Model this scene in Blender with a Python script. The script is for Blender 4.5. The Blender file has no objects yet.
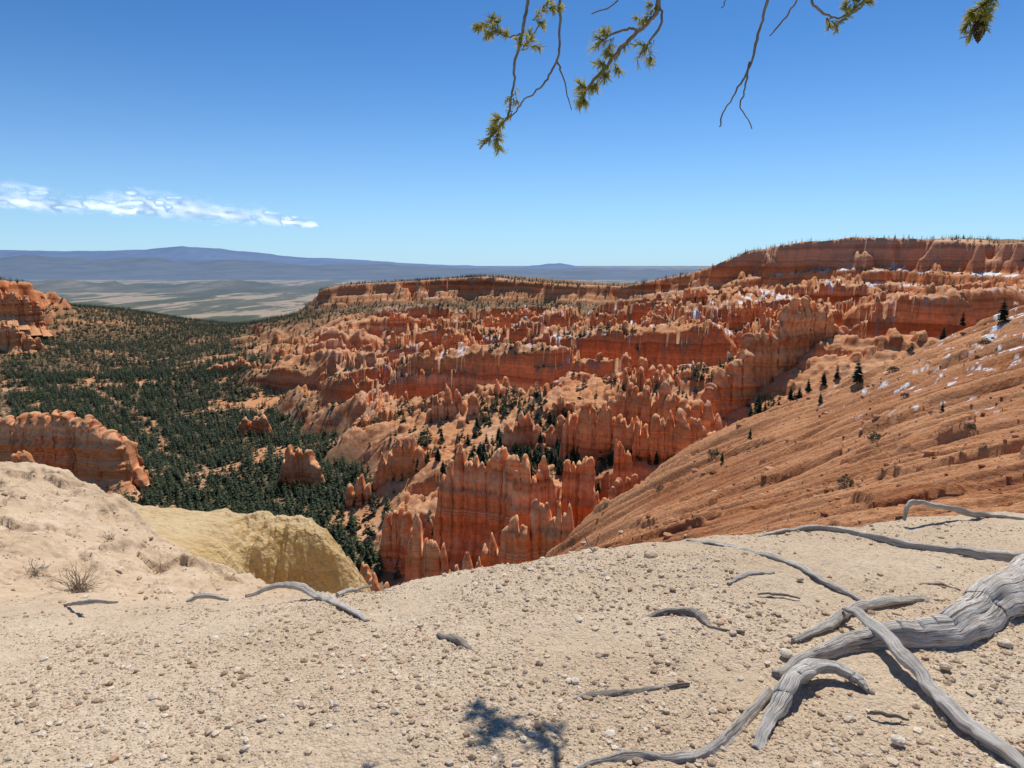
import bpy, math, random, bmesh
import numpy as np
from mathutils import Vector, Matrix
random.seed(5); rng=np.random.default_rng(11)
S=bpy.context.scene; C=S.collection
F=683.0; TH=math.radians(10.1); CT=math.cos(TH); ST=math.sin(TH)
# ---------------------------------------------------------------- maths helpers
def mslope(py):
    v=-(np.asarray(py,float)-384)/F
    return (v*CT-ST)/(CT+v*ST)
def P(px,py,Y):
    v=-(py-384)/F; u=(px-512)/F; k=Y/(CT+v*ST)
    return (u*k, Y, (v*CT-ST)*k)
def to_px(X,Y,Z):
    X=np.asarray(X,float); d=Y*CT-Z*ST; up=Y*ST+Z*CT
    return 512+F*X/d, 384-F*up/d
def ss(a,b,x):
    t=np.clip((x-a)/(b-a),0,1); return t*t*(3-2*t)
MK=0xffffffff
def hsh(ix,iy,seed):
    h=(ix*374761393+iy*668265263+seed*974634777)&MK
    h=((h^(h>>13))*1274126177)&MK
    return ((h^(h>>16))&MK)/float(MK)
def vn(x,y,seed=0):
    x=np.asarray(x,float); y=np.asarray(y,float)
    xi=np.floor(x); yi=np.floor(y); fx=x-xi; fy=y-yi
    xi=xi.astype(np.int64); yi=yi.astype(np.int64)
    fx=fx*fx*fx*(fx*(fx*6-15)+10); fy=fy*fy*fy*(fy*(fy*6-15)+10)
    a=hsh(xi,yi,seed); b=hsh(xi+1,yi,seed); c=hsh(xi,yi+1,seed); d=hsh(xi+1,yi+1,seed)
    return (a+(b-a)*fx)*(1-fy)+(c+(d-c)*fx)*fy
def fbm(x,y,o=4,seed=0,g=.5):
    s=0; a=1; t=0
    for i in range(o):
        s=s+a*vn(x*2.03**i+i*7.3,y*2.03**i-i*3.1,seed+i*17); t+=a; a*=g
    return s/t
def cells(x,y,seed=0):
    xi=np.floor(x).astype(np.int64); yi=np.floor(y).astype(np.int64)
    best=np.full(x.shape,9.); hid=np.zeros(x.shape)
    for i in(-1,0,1):
        for j in(-1,0,1):
            cx=xi+i; cy=yi+j
            d=np.hypot(cx+hsh(cx,cy,seed)-x, cy+hsh(cx,cy,seed+5)-y)
            k=d<best; best=np.where(k,d,best); hid=np.where(k,hsh(cx,cy,seed+9),hid)
    return best,hid
class TPS:
    def __init__(s,pts,sc,reg=1e-4):
        p=np.array(pts,float); s.sc=sc; s.x=p[:,0]/sc; s.y=p[:,1]/sc; n=len(p)
        K=s.k(np.hypot(s.x[:,None]-s.x,s.y[:,None]-s.y))+np.eye(n)*reg
        A=np.zeros((n+3,n+3)); A[:n,:n]=K; A[:n,n]=1; A[:n,n+1]=s.x; A[:n,n+2]=s.y; A[n:,:n]=A[:n,n:].T
        s.w=np.linalg.solve(A,np.concatenate([p[:,2],[0,0,0]]))
    def k(s,r): r=np.maximum(r,1e-6); return r*r*np.log(r)
    def __call__(s,X,Y):
        x=np.asarray(X,float)/s.sc; y=np.asarray(Y,float)/s.sc
        z=s.w[-3]+s.w[-2]*x+s.w[-1]*y
        for i in range(len(s.x)): z=z+s.w[i]*s.k(np.hypot(x-s.x[i],y-s.y[i]))
        return z
def sdist(poly,X,Y,closed=True):
    """signed distance (negative inside) and the height of the nearest edge point"""
    X=np.asarray(X,float); Y=np.asarray(Y,float)
    best=np.full(X.shape,1e12); zz=np.zeros(X.shape); ins=np.zeros(X.shape,bool); n=len(poly)
    for i in range(n if closed else n-1):
        a=poly[i]; b=poly[(i+1)%n]; dx=b[0]-a[0]; dy=b[1]-a[1]
        t=np.clip(((X-a[0])*dx+(Y-a[1])*dy)/(dx*dx+dy*dy+1e-9),0,1)
        d=np.hypot(X-a[0]-t*dx,Y-a[1]-t*dy); k=d<best
        best=np.where(k,d,best); zz=np.where(k,a[2]+t*(b[2]-a[2]),zz)
        if dy!=0 and closed:
            c=((a[1]>Y)!=(b[1]>Y))&(X<dx*(Y-a[1])/dy+a[0]); ins^=c
    return np.where(ins,-best,best),zz
# ---------------------------------------------------------------- object helpers
def raw_mesh(name,V,Fc,smooth=True):
    V=np.asarray(V,np.float32); Fc=np.asarray(Fc,np.int32); k=Fc.shape[1]
    me=bpy.data.meshes.new(name); me.vertices.add(len(V)); me.vertices.foreach_set('co',V.ravel())
    me.loops.add(Fc.size); me.loops.foreach_set('vertex_index',Fc.ravel())
    me.polygons.add(len(Fc)); me.polygons.foreach_set('loop_start',np.arange(0,Fc.size,k,dtype=np.int32))
    me.polygons.foreach_set('use_smooth',np.full(len(Fc),smooth))
    me.update(calc_edges=True); return me
def link(name,me,mats,parent=None,loc=None):
    o=bpy.data.objects.new(name,me); C.objects.link(o)
    if me is not None and mats is not None and not me.materials:
        for m in (mats if isinstance(mats,(list,tuple)) else [mats]): me.materials.append(m)
    if parent is not None: o.parent=parent
    if loc is not None: o.location=loc
    return o
def tag(o,label=None,cat=None,group=None,kind=None):
    if label: o['label']=label
    if cat: o['category']=cat
    if group: o['group']=group
    if kind: o['kind']=kind
    return o
def grid_faces(nr,nc):
    i=np.arange(nr*nc).reshape(nr,nc)
    return np.stack([i[:-1,:-1].ravel(),i[:-1,1:].ravel(),i[1:,1:].ravel(),i[1:,:-1].ravel()],1)
def polar(a0,a1,na,r0,r1,nr):
    a=np.radians(np.linspace(a0,a1,na)); r=np.exp(np.linspace(math.log(r0),math.log(r1),nr))
    R,A=np.meshgrid(r,a,indexing='ij'); return R*np.sin(A),R*np.cos(A)
def attr(me,name,v):
    a=me.attributes.new(name,'FLOAT','POINT'); a.data.foreach_set('value',np.asarray(v,np.float32).ravel())
def normals(me):
    n=np.empty(len(me.vertices)*3,np.float32); me.vertex_normals.foreach_get('vector',n); return n.reshape(-1,3)
def upright(me):
    n=normals(me)
    if n[:,2].mean()<0: me.flip_normals(); n=-n
    return n
# ---------------------------------------------------------------- materials
class NT:
    def __init__(s,name):
        s.m=bpy.data.materials.new(name); s.m.use_nodes=True; s.t=s.m.node_tree; s.t.nodes.clear()
        s.out=s.n('ShaderNodeOutputMaterial'); s.b=s.n('ShaderNodeBsdfPrincipled')
        s.b.inputs['Roughness'].default_value=.95; s.b.inputs['Specular IOR Level'].default_value=.15
        s.l(s.b.outputs[0],s.out.inputs[0]); s.geo=s.n('ShaderNodeNewGeometry'); s.pos=s.geo.outputs['Position']
    def n(s,t,**k):
        x=s.t.nodes.new(t)
        for a,b in k.items(): setattr(x,a,b)
        return x
    def l(s,a,b): s.t.links.new(a,b)
    def put(s,i,v):
        if isinstance(v,bpy.types.NodeSocket): s.l(v,i)
        else: i.default_value=v
    def math(s,op,a,b=0.0,clamp=False):
        x=s.n('ShaderNodeMath',operation=op,use_clamp=clamp); s.put(x.inputs[0],a); s.put(x.inputs[1],b); return x.outputs[0]
    def scale(s,v,sc):
        x=s.n('ShaderNodeVectorMath',operation='MULTIPLY'); s.l(v,x.inputs[0]); x.inputs[1].default_value=sc; return x.outputs[0]
    def noise(s,v,sc,det=4,rough=.55,dim='3D'):
        x=s.n('ShaderNodeTexNoise',noise_dimensions=dim)
        if dim=='1D': s.l(v,x.inputs['W'])
        elif v is not None: s.l(v,x.inputs['Vector'])
        x.inputs['Scale'].default_value=sc; x.inputs['Detail'].default_value=det; x.inputs['Roughness'].default_value=rough
        return x.outputs[0]
    def ramp(s,f,st,interp='LINEAR'):
        x=s.n('ShaderNodeValToRGB'); cr=x.color_ramp; cr.interpolation=interp
        while len(cr.elements)<len(st): cr.elements.new(.5)
        for e,(p,c) in zip(cr.elements,st): e.position=p; e.color=(*c,1) if len(c)==3 else c
        s.l(f,x.inputs[0]); return x.outputs[0]
    def mr(s,f,a,b,c=0.,d=1.):
        x=s.n('ShaderNodeMapRange'); s.l(f,x.inputs[0])
        for i,v in enumerate((a,b,c,d)): x.inputs[i+1].default_value=v
        return x.outputs[0]
    def mix(s,f,a,b,mode='MIX'):
        x=s.n('ShaderNodeMix',data_type='RGBA',blend_type=mode); s.put(x.inputs[0],f)
        for i,v in ((6,a),(7,b)):
            if isinstance(v,tuple): x.inputs[i].default_value=(*v,1)
            else: s.l(v,x.inputs[i])
        return x.outputs[2]
    def attr(s,n): x=s.n('ShaderNodeAttribute',attribute_name=n); return x.outputs['Fac']
    def sep(s,v): x=s.n('ShaderNodeSeparateXYZ'); s.l(v,x.inputs[0]); return x.outputs
    def bump(s,h,d,st=1.,nrm=None):
        x=s.n('ShaderNodeBump'); x.inputs['Strength'].default_value=st; x.inputs['Distance'].default_value=d
        s.l(h,x.inputs['Height'])
        if nrm is not None: s.l(nrm,x.inputs['Normal'])
        return x.outputs[0]
    def color(s,c): s.l(c,s.b.inputs['Base Color'])
    def normal(s,c): s.l(c,s.b.inputs['Normal'])
def rock_mat(name,ramp,dust,attrs=True,bumpd=1.2,sl=(.5,.86),cream=.45):
    t=NT(name); z=t.sep(t.pos)[2]
    w=t.noise(t.pos,.012,3); zz=t.math('ADD',z,t.math('MULTIPLY',w,18.))
    st=t.noise(zz,.16,5,.7,'1D'); c=t.ramp(st,ramp)
    s2=t.noise(zz,.035,3,.6,'1D'); c=t.mix(t.mr(s2,.50,.64,0,cream),c,(.71,.43,.26))
    s3=t.noise(t.math('ADD',zz,37.),.075,2,.6,'1D'); c=t.mix(1.,c,t.ramp(s3,[(.36,(.66,.54,.48)),(.5,(1,1,1)),(.66,(1.18,1.18,1.18))]),'MULTIPLY')
    fine=t.noise(t.pos,.35,5,.65); c=t.mix(1.,c,t.ramp(fine,[(.25,(.64,.58,.55)),(.75,(1.22,1.2,1.18))]),'MULTIPLY')
    big=t.noise(t.pos,.006,3)
    c=t.mix(1.,c,t.ramp(big,[(.3,(.88,.80,.76)),(.7,(1.12,1.12,1.12))]),'MULTIPLY')
    up=t.math('ADD',z,t.math('MULTIPLY',t.noise(t.pos,.02,3),16.))
    c=t.mix(t.mr(up,2,20,0,.5),c,t.mix(t.mr(st,.4,.6),(.40,.21,.13),(.66,.47,.34)))
    nz=t.sep(t.geo.outputs['Normal'])[2]
    dn=t.noise(t.pos,.08,5,.6)
    d=t.math('MULTIPLY',t.mr(nz,*sl),t.mr(dn,.25,.6,.5,1.))
    dc=t.mix(t.noise(t.pos,.5,4),dust[0],dust[1]); dc=t.mix(t.mr(t.noise(t.pos,.011,3),.45,.65,0,.6),dc,(.66,.43,.27))
    c=t.mix(d,c,dc)
    if attrs:
        c=t.mix(t.attr('soil'),c,t.mix(t.noise(t.pos,.06,4),(.10,.08,.045),(.26,.165,.09)))
        c=t.mix(t.attr('snow'),c,(.85,.87,.9))
    else:
        c=t.mix(t.math('MULTIPLY',t.attr('sunlit_top'),t.mr(t.noise(t.pos,.22,4),.42,.65,.0,.6)),c,(.80,.50,.28))  # upper fin painted paler cream, as if its faces were sunlit
    t.color(c)
    h=t.math('ADD',t.noise(t.scale(t.pos,(1,1,.55)),.28,5,.56),t.math('MULTIPLY',st,.5))
    t.normal(t.bump(h,bumpd,.9)); return t.m
RED=[(.2,(.38,.11,.042)),(.38,(.61,.205,.078)),(.5,(.69,.275,.108)),(.62,(.51,.155,.06)),(.72,(.73,.36,.17)),(.85,(.77,.50,.31))]
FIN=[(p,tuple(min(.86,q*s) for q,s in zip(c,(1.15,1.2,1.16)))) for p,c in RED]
M={}
M['canyon']=rock_mat('canyon_rock',RED,((.56,.25,.105),(.63,.345,.18)),True,.7,(.5,.82))
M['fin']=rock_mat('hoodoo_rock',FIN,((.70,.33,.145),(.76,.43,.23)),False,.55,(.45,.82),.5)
def slope_mat():
    t=NT('orange_slope_dirt'); s=t.attr('streak'); n=t.noise(t.pos,.25,6,.65); f=t.noise(t.pos,1.4,5,.7)
    c=t.mix(t.mr(s,.25,.75),(.31,.11,.042),(.57,.275,.13)); c=t.mix(t.mr(n,.45,.7,0,.55),c,(.44,.172,.066)); c=t.mix(t.mr(f,.5,.75,0,.5),c,(.60,.355,.20))
    c=t.mix(t.mr(f,.47,.32,0,.65),c,(.23,.09,.041))
    c=t.mix(t.attr('snow'),c,(.85,.87,.9)); t.color(c); t.normal(t.bump(t.math('ADD',f,n),.4,1.)); return t.m
M['slope']=slope_mat()
def rubble_mat():
    t=NT('orange_rubble_stone'); t.color(t.ramp(t.attr('rnd'),[(0,(.20,.08,.04)),(.4,(.36,.155,.075)),(.75,(.5,.26,.145)),(1,(.62,.45,.32))])); return t.m
M['rubble']=rubble_mat()
def mound_mat():
    t=NT('yellow_mound_dirt'); z=t.sep(t.pos)[2]
    n=t.noise(t.pos,.7,5); st=t.noise(t.math('ADD',z,n),1.2,4,.6,'1D')
    c=t.mix(t.mr(n,.35,.65),(.52,.355,.145),(.63,.475,.24)); c=t.mix(t.mr(st,.42,.7,0,.6),c,(.50,.305,.13)); c=t.mix(t.mr(t.noise(t.pos,5.,5,.7),.5,.7,0,.5),c,(.40,.255,.115))
    nz=t.sep(t.geo.outputs['Normal'])[2]; c=t.mix(t.mr(nz,.7,.95,0,.65),c,t.mix(t.mr(t.noise(t.pos,2.5,5,.65),.35,.65),(.52,.385,.215),(.64,.49,.295)))
    t.color(c)
    t.normal(t.bump(t.noise(t.pos,3.,4,.55),.26,.9)); return t.m
M['mound']=mound_mat()
def ground_mat():
    t=NT('gravelly_sand')
    a=t.noise(t.pos,.9,6,.65); b=t.noise(t.pos,40.,5,.62); g=t.noise(t.pos,160.,3,.6)
    c=t.mix(t.mr(a,.36,.64),(.52,.38,.24),(.67,.53,.375))
    c=t.mix(t.mr(b,.40,.64,0,.75),c,(.40,.285,.175)); c=t.mix(t.mr(g,.46,.68,0,.7),c,(.76,.645,.495))
    v=t.n('ShaderNodeTexVoronoi'); t.l(t.pos,v.inputs['Vector']); v.inputs['Scale'].default_value=75.
    c=t.mix(t.mr(v.outputs['Distance'],.0,.34,.55,0.),c,t.mix(.66,v.outputs['Color'],(.76,.615,.44)))
    sa=t.attr('spur')
    k=t.noise(t.pos,.8,6,.7); sp=t.mix(t.mr(k,.35,.65),(.50,.355,.22),(.64,.49,.335)); sp=t.mix(t.mr(t.noise(t.pos,4.,6,.72),.48,.66,0,.6),sp,(.40,.275,.165)); sp=t.mix(t.mr(t.noise(t.pos,18.,4,.7),.5,.7,0,.5),sp,(.70,.56,.40))
    c=t.mix(sa,c,sp)
    t.color(c)
    h=t.math('ADD',t.math('MULTIPLY',v.outputs['Distance'],-.9),t.math('ADD',b,t.math('MULTIPLY',g,.4)))
    h=t.math('MULTIPLY',h,t.mr(sa,0,1,1,.2))
    nb=t.bump(h,.0085,.9); t.normal(t.bump(t.math('MULTIPLY',t.noise(t.pos,4.,4,.55),sa),.11,.8,nb)); return t.m
M['ground']=ground_mat()
def pebble_mat():
    t=NT('pebble_stone'); r=t.attr('rnd')
    c=t.ramp(r,[(0,(.33,.23,.15)),(.25,(.55,.41,.275)),(.6,(.69,.56,.41)),(.85,(.80,.71,.58)),(1,(.52,.31,.185))])
    c=t.mix(t.mr(t.noise(t.pos,60.,4),.35,.7,0,.5),c,(.5,.37,.24)); t.color(c)
    t.normal(t.bump(t.noise(t.pos,90.,4),.004,.7)); return t.m
M['pebble']=pebble_mat()
def wood_mat(name,dark,mid,light,sx=6.,sy=30.,bd=.02,ck=.8):
    t=NT(name); uv=t.n('ShaderNodeUVMap').outputs[0]
    g=t.noise(t.scale(uv,(sx,sy,1)),1.,8,.72); p=t.noise(t.pos,9.,5)
    cr=t.noise(t.scale(uv,(sx*.45,sy*2.1,1)),1.,3,.6)
    c=t.ramp(g,[(.29,dark),(.44,mid),(.60,light)]); c=t.mix(t.mr(p,.5,.68,0,.55),c,tuple(q*.8*s for q,s in zip(mid,(1.,.92,.82))))
    crack=t.mr(cr,.37,.43,1,0); c=t.mix(t.math('MULTIPLY',crack,ck),c,tuple(q*.4 for q in dark)); t.color(c)
    t.normal(t.bump(t.math('SUBTRACT',g,t.math('MULTIPLY',crack,.6)),bd,.9)); return t.m
M['root']=wood_mat('weathered_root_wood',(.32,.27,.22),(.69,.62,.535),(.87,.82,.74),6,30,.013,.8)
M['bark']=wood_mat('grey_root_bark',(.27,.225,.185),(.60,.53,.455),(.81,.75,.67),9.,16.,.02,.8)
M['dark_root']=wood_mat('dark_root_wood',(.14,.115,.09),(.41,.35,.285),(.66,.585,.495),6,30,.014)
M['twig']=wood_mat('pine_twig_bark',(.09,.05,.034),(.26,.165,.105),(.42,.31,.21),20,6,.003)
def leaf_mat(name,a,b,sc,tr=.0):
    t=NT(name); oi=t.n('ShaderNodeObjectInfo').outputs['Random']
    f=t.math('ADD',t.math('MULTIPLY',t.noise(t.pos,sc,2),.8),t.math('MULTIPLY',oi,.3)); t.color(t.mix(t.mr(f,.3,.85),a,b))
    t.b.inputs['Roughness'].default_value=.7
    if tr:
        x=t.n('ShaderNodeBsdfTranslucent'); x.inputs[0].default_value=(*b,1); mx=t.n('ShaderNodeMixShader'); mx.inputs[0].default_value=tr
        t.l(t.b.outputs[0],mx.inputs[1]); t.l(x.outputs[0],mx.inputs[2]); t.l(mx.outputs[0],t.out.inputs[0])
    return t.m
M['conifer']=leaf_mat('conifer_foliage',(.028,.042,.02),(.073,.094,.042),.2)
M['needle']=leaf_mat('pine_needles',(.14,.14,.03),(.50,.43,.10),22.,.47)
M['shrub']=leaf_mat('shrub_leaves',(.08,.085,.05),(.17,.16,.10),.6)
M['dry']=leaf_mat('dry_twigs',(.26,.2,.15),(.46,.38,.3),6.)
M['trunk']=leaf_mat('tree_trunk_bark',(.09,.05,.03),(.16,.10,.065),.5)
M['cone']=leaf_mat('pine_cone_scales',(.05,.025,.014),(.15,.085,.045),30.)
def far_mat(name,cols,sc,stretch,blue=.75,y0=2000,y1=10000,hz=(.20,.27,.37)):  # distance haze painted into the base colour, bluer with world Y
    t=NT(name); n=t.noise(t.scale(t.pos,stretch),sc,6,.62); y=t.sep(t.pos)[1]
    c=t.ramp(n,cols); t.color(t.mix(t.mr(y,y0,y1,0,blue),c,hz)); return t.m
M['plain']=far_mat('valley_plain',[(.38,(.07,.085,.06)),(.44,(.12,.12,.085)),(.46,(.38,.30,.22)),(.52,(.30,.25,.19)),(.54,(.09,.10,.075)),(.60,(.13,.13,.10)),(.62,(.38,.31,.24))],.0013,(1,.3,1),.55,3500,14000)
M['range']=far_mat('distant_blue_range',[(.3,(.095,.16,.30)),(.7,(.14,.22,.37))],.0006,(1,1,3),.15)  # ramp blues are aerial haze put into the rock colour
M['range2']=far_mat('nearer_blue_mesa',[(.3,(.06,.095,.15)),(.7,(.12,.16,.21))],.001,(1,1,3),.3)  # haze blue again painted into the base colours, a little darker
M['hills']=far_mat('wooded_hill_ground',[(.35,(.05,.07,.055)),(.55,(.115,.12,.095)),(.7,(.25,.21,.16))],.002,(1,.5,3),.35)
# ---------------------------------------------------------------- canyon terrain function
base_pts=[P(*q) for q in [(-150,490,420),(0,490,430),(140,490,430),(250,500,440),(330,530,390),(450,575,330),(560,570,312),(650,495,362),
 (820,400,450),(950,335,750),(1024,335,800),(1200,335,800),(100,440,600),(150,400,790),(0,400,790),(-150,400,790),(200,350,1250),(230,328,1850),
 (300,440,620),(400,446,540),(500,456,480),(600,482,418),(700,485,395),(300,400,780),(400,402,720),(500,406,650),(600,412,575),(700,408,545),
 (250,360,1050),(350,360,1000),(450,362,930),(550,364,880),(650,366,820),(750,366,750),(850,360,680),
 (300,335,1350),(400,335,1280),(500,337,1200),(600,337,1100),(700,337,1020),(800,335,950),
 (330,312,1750),(450,310,1600),(550,309,1500),(650,314,1350),(750,317,1250),(850,317,1050),
 (130,311,1900),(70,309,1720),(200,322,1950),(0,372,1000),(50,348,1350),(10,345,1200),(-100,360,1100),(60,324,1500)]]
base_pts+=[(-250,200,-165),(0,200,-165),(200,200,-150),(-700,2600,-260),(-1500,2600,-260),(-300,3000,-270),(500,3200,-260),(1200,3200,-240),(2000,2500,-120),(1200,600,-60),(-900,500,-150),(-2200,3600,-310),(-500,3800,-320)]
canyon_base=TPS(base_pts,500.)
rim=[P(*q) for q in [(325,290,1750),(345,284,1720),(420,280,1700),(480,276,1700),(560,284,1550),(620,286,1450),(680,275,1400),(715,264,1350),(745,251,1330),
 (800,242,1300),(860,237,1250),(930,238,1180),(985,243,1060),(1030,240,960),(1100,240,900)]]
MESA=rim+[(1700,800,35),(3000,2000,20),(1300,1900,15),(620,1900,-30),(420,1900,-60),(150,1900,-85),(-200,1950,-70),(-400,1900,-60)]
LEFT=[P(*q) for q in [(-120,276,1250),(0,279,1360),(28,281,1450),(42,292,1520)]]+[(-1150,1640,-55),(-1500,1700,-30),(-1900,1250,-20)]
def floorP(px,py): return P(px,py,-160/float(mslope(py)))
TRAIL=[floorP(*q) for q in [(215,480),(185,462),(160,447),(150,420),(112,398),(84,386),(96,372),(70,362)]]
def canyon(X,Y,full=False):
    X=np.asarray(X,float); Y=np.asarray(Y,float)
    zb=canyon_base(X,Y)
    wx=X+34*(fbm(X/90,Y/90,3,3)-.5)*2; wy=Y+34*(fbm(X/90,Y/90,3,8)-.5)*2
    xb=np.interp(Y,[300,390,620,1000,1400,1900],[-60,-90,-205,-400,-590,-520])
    hood=ss(0,70,X-xb+110*(fbm(X/60,Y/60,3,21)-.5))
    f1,hid=cells(X/8,Y/8,31); f2,h2=cells(X/4.2,Y/4.2,37)
    a=math.radians(163); p=wx*math.cos(a)+wy*math.sin(a); q=-wx*math.sin(a)+wy*math.cos(a)
    n=.76*fbm(p/185,q/44,5,41,.44)+.24*fbm(wx/60,wy/60,4,44)
    n2=n-.016*(f1-.45)-.009*(f2-.45)+.012*(fbm(X/16,Y/16,3,48)-.5)
    left_soft=ss(-.46,-.1,X/Y)
    dm,zr=sdist(MESA,X,Y)
    near=60+150*ss(350,150,X)+40*ss(300,450,X)
    A=hood*(.35+.65*left_soft)*ss(.28,.46,fbm(X/210,Y/210,3,50)+.04)*ss(near,near+120,dm)
    A=A*(.45+.55*ss(430,640,Y+.35*X))*(1-.2*ss(1000,1350,Y))
    e1=ss(.49,.50,n2); e2=ss(.527,.536,n2); e3=ss(.57,.578,n2)
    z=zb+A*(22*e1+17*e2+13*e3+34*(n-.53))
    sp=np.where(hid>.70,(hid-.70)*26,0)
    z=z+A*e1*(sp*ss(.62,.32,f1)+h2*2.4*ss(.6,.35,f2))
    r1=np.abs(2*fbm(p/120,q/60,3,61)-1); r2=np.abs(2*fbm(p/26,q/13,3,63)-1)
    z=z+hood*(11*(r1-.25)*ss(500,750,Y)+4*(r2-.3))
    z=z+(1-hood)*7*(fbm(X/90,Y/90,3,66)-.5)
    g=np.abs(2*fbm(X/85,Y/85,3,71)-1)
    dl=None
    for poly,k in ((MESA,1.),(LEFT,.8)):
        if poly is not MESA: dm2,zr2=sdist(poly,X,Y); dl=dm2
        else: dm2,zr2=dm,zr
        kk=k*(1-.1*ss(250,450,X)); rr=ss(200,450,X)
        dw=dm2-36*kk*(g-.25)*2-(1.5+2*rr)*(.5-f1)-26*kk*(fbm(X/160,Y/160,2,77)-.5)*2-(6+6*rr)*(fbm(X/14,Y/14,3,78)-.5)
        dw=np.where(dw>0,dw/(1+.6*rr),dw)
        pr=np.interp(dw,[-2,0,4,8,11,22,25,29,42,46,50,66,71,77,95,150,240],[1,1,.78,.74,.60,.55,.43,.40,.36,.26,.23,.21,.15,.13,.10,.05,0])
        zt=zr2+(1.+6*rr)*(fbm(X/60,Y/60,3,81)-.5)-1.5
        z=np.where(pr>0,np.maximum(z,zb+(zt-zb)*pr),z)
        if poly is MESA: dmw=dw
    if full: return z,hood,dmw,dm,dl
    return z
X,Y=polar(-50,50,1300,200,3900,1080)
Z,HOOD,DMW,DM,DL=canyon(X,Y,True)
me=raw_mesh('canyon_terrain',np.stack([X,Y,Z],-1).reshape(-1,3),grid_faces(*X.shape))
nn=upright(me); nx=nn[:,0].reshape(X.shape); ny=nn[:,1].reshape(X.shape); nz=np.abs(nn[:,2]).reshape(X.shape)
px,py=to_px(X,Y,Z)
reg=np.maximum(ss(540,640,px),.75*ss(330,470,px))
sn=.55*fbm(X/30,Y/30,3,90)+.45*fbm(X/8,Y/8,3,92)
th=np.where(px<600,.014,0)
snow=ss(.593,.607,sn-th)*ss(-.1,-.3,ny)*ss(.66,.78,nz)*reg*ss(480,640,Y)*(DMW>70)
led=np.maximum(ss(10,13,DMW)*ss(23,20,DMW),np.maximum(ss(29,32,DMW)*ss(42,39,DMW),ss(50,53,DMW)*ss(66,63,DMW)))
hi=ss(740,810,px)*led*ss(.50,.56,fbm(X/20,Y/12,4,93))*ss(.75,.86,nz)
attr(me,'snow',np.clip(np.maximum(snow,hi*.9),0,1))
tr,_=sdist(TRAIL,X+22*(fbm(X/40,Y/40,2,7)-.5),Y,False)
fl=.6*fbm(X/70,Y/70,3,95)+.4*fbm(X/24,Y/24,3,97)
soil=(1-HOOD)*ss(.36,.46,fl)*(.2+.8*ss(1,4,tr))*ss(.5,.75,nz)*.92
soil=soil*ss(10,40,DL)
slp=ss(440,330,DMW)*ss(30,60,DMW)*ss(720,560,px)*.85
soil=np.maximum(np.maximum(soil,slp*ss(.5,.75,nz)),np.maximum(ss(-20,-40,DMW),ss(-12,-30,DL))*.8)
attr(me,'soil',soil)
tag(link('canyon_terrain',me,M['canyon']),'red and orange eroded canyon basin with stepped plateau cliffs behind','canyon',kind='structure')
# ---------------------------------------------------------------- right-hand dirt slope
crest=[P(*q) for q in [(1250,262,215),(1100,285,222),(1024,308,220),(940,342,228),(850,386,235),(770,413,232),(700,441,225),(640,486,222),(580,527,220),(530,575,215)]]
sl_pts=crest+[P(*q) for q in [(1150,500,50),(1024,505,60),(900,512,68),(800,520,80),(700,535,95),(600,550,118),(900,430,130),(512,650,60),(1024,600,25),(480,620,150),(1024,400,118),(800,470,140)]]
slope_base=TPS(sl_pts,100.)
SLOPE=crest+[(20,150,-80),(0,90,-50),(-15,15,-40),(160,10,0),(340,120,30)]
def slope(X,Y,full=False):
    z=slope_base(X,Y); d,_=sdist(SLOPE,X,Y)
    wq=4*(fbm(X/34,Y/34,3,5)-.5)
    q=.53*X+.85*Y+wq; p=-.85*X+.53*Y
    r=np.abs(2*fbm(p/90,q/9,3,9)-1); r2=np.abs(2*fbm(p/40,q/3.2,3,10)-1); r3=np.abs(2*fbm(p/18,q/1.2,3,11)-1)
    z=z+3.8*(r-.3)+2.0*(r2-.3)+.65*(r3-.3)+1.5*(fbm(X/26,Y/26,4,12)-.5)+.55*(fbm(X/2.6,Y/2.6,5,14,.6)-.5)
    t=fbm(p/24,q/7,4,16); z=z+1.2*ss(.60,.62,t)
    dd=np.maximum(d+5*(fbm(X/9,Y/9,4,22)-.5),0); z=z-1.25*dd
    return (z,.35*r+.35*r2+.3*r3) if full else z
X,Y=polar(-8,54,980,18,300,840); Z,STK=slope(X,Y,True)
me=raw_mesh('dirt_slope',np.stack([X,Y,Z],-1).reshape(-1,3),grid_faces(*X.shape)); upright(me)
px,py=to_px(X,Y,Z)
sw=ss(.69,.70,fbm(X/2.2,Y/4,4,29))*ss(960,995,px)*ss(380,345,py)+ss(.72,.73,fbm(X/2.,Y/1.8,4,33))*ss(425,400,py)*ss(800,860,px)*.9
attr(me,'snow',np.clip(sw,0,1)); attr(me,'streak',np.clip(STK*1.9+ .7*(fbm(X/18,Y/18,4,40)-.5),0,1))
tag(link('dirt_slope',me,M['slope']),'steep bare orange dirt slope falling from the right','slope',kind='structure')
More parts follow.
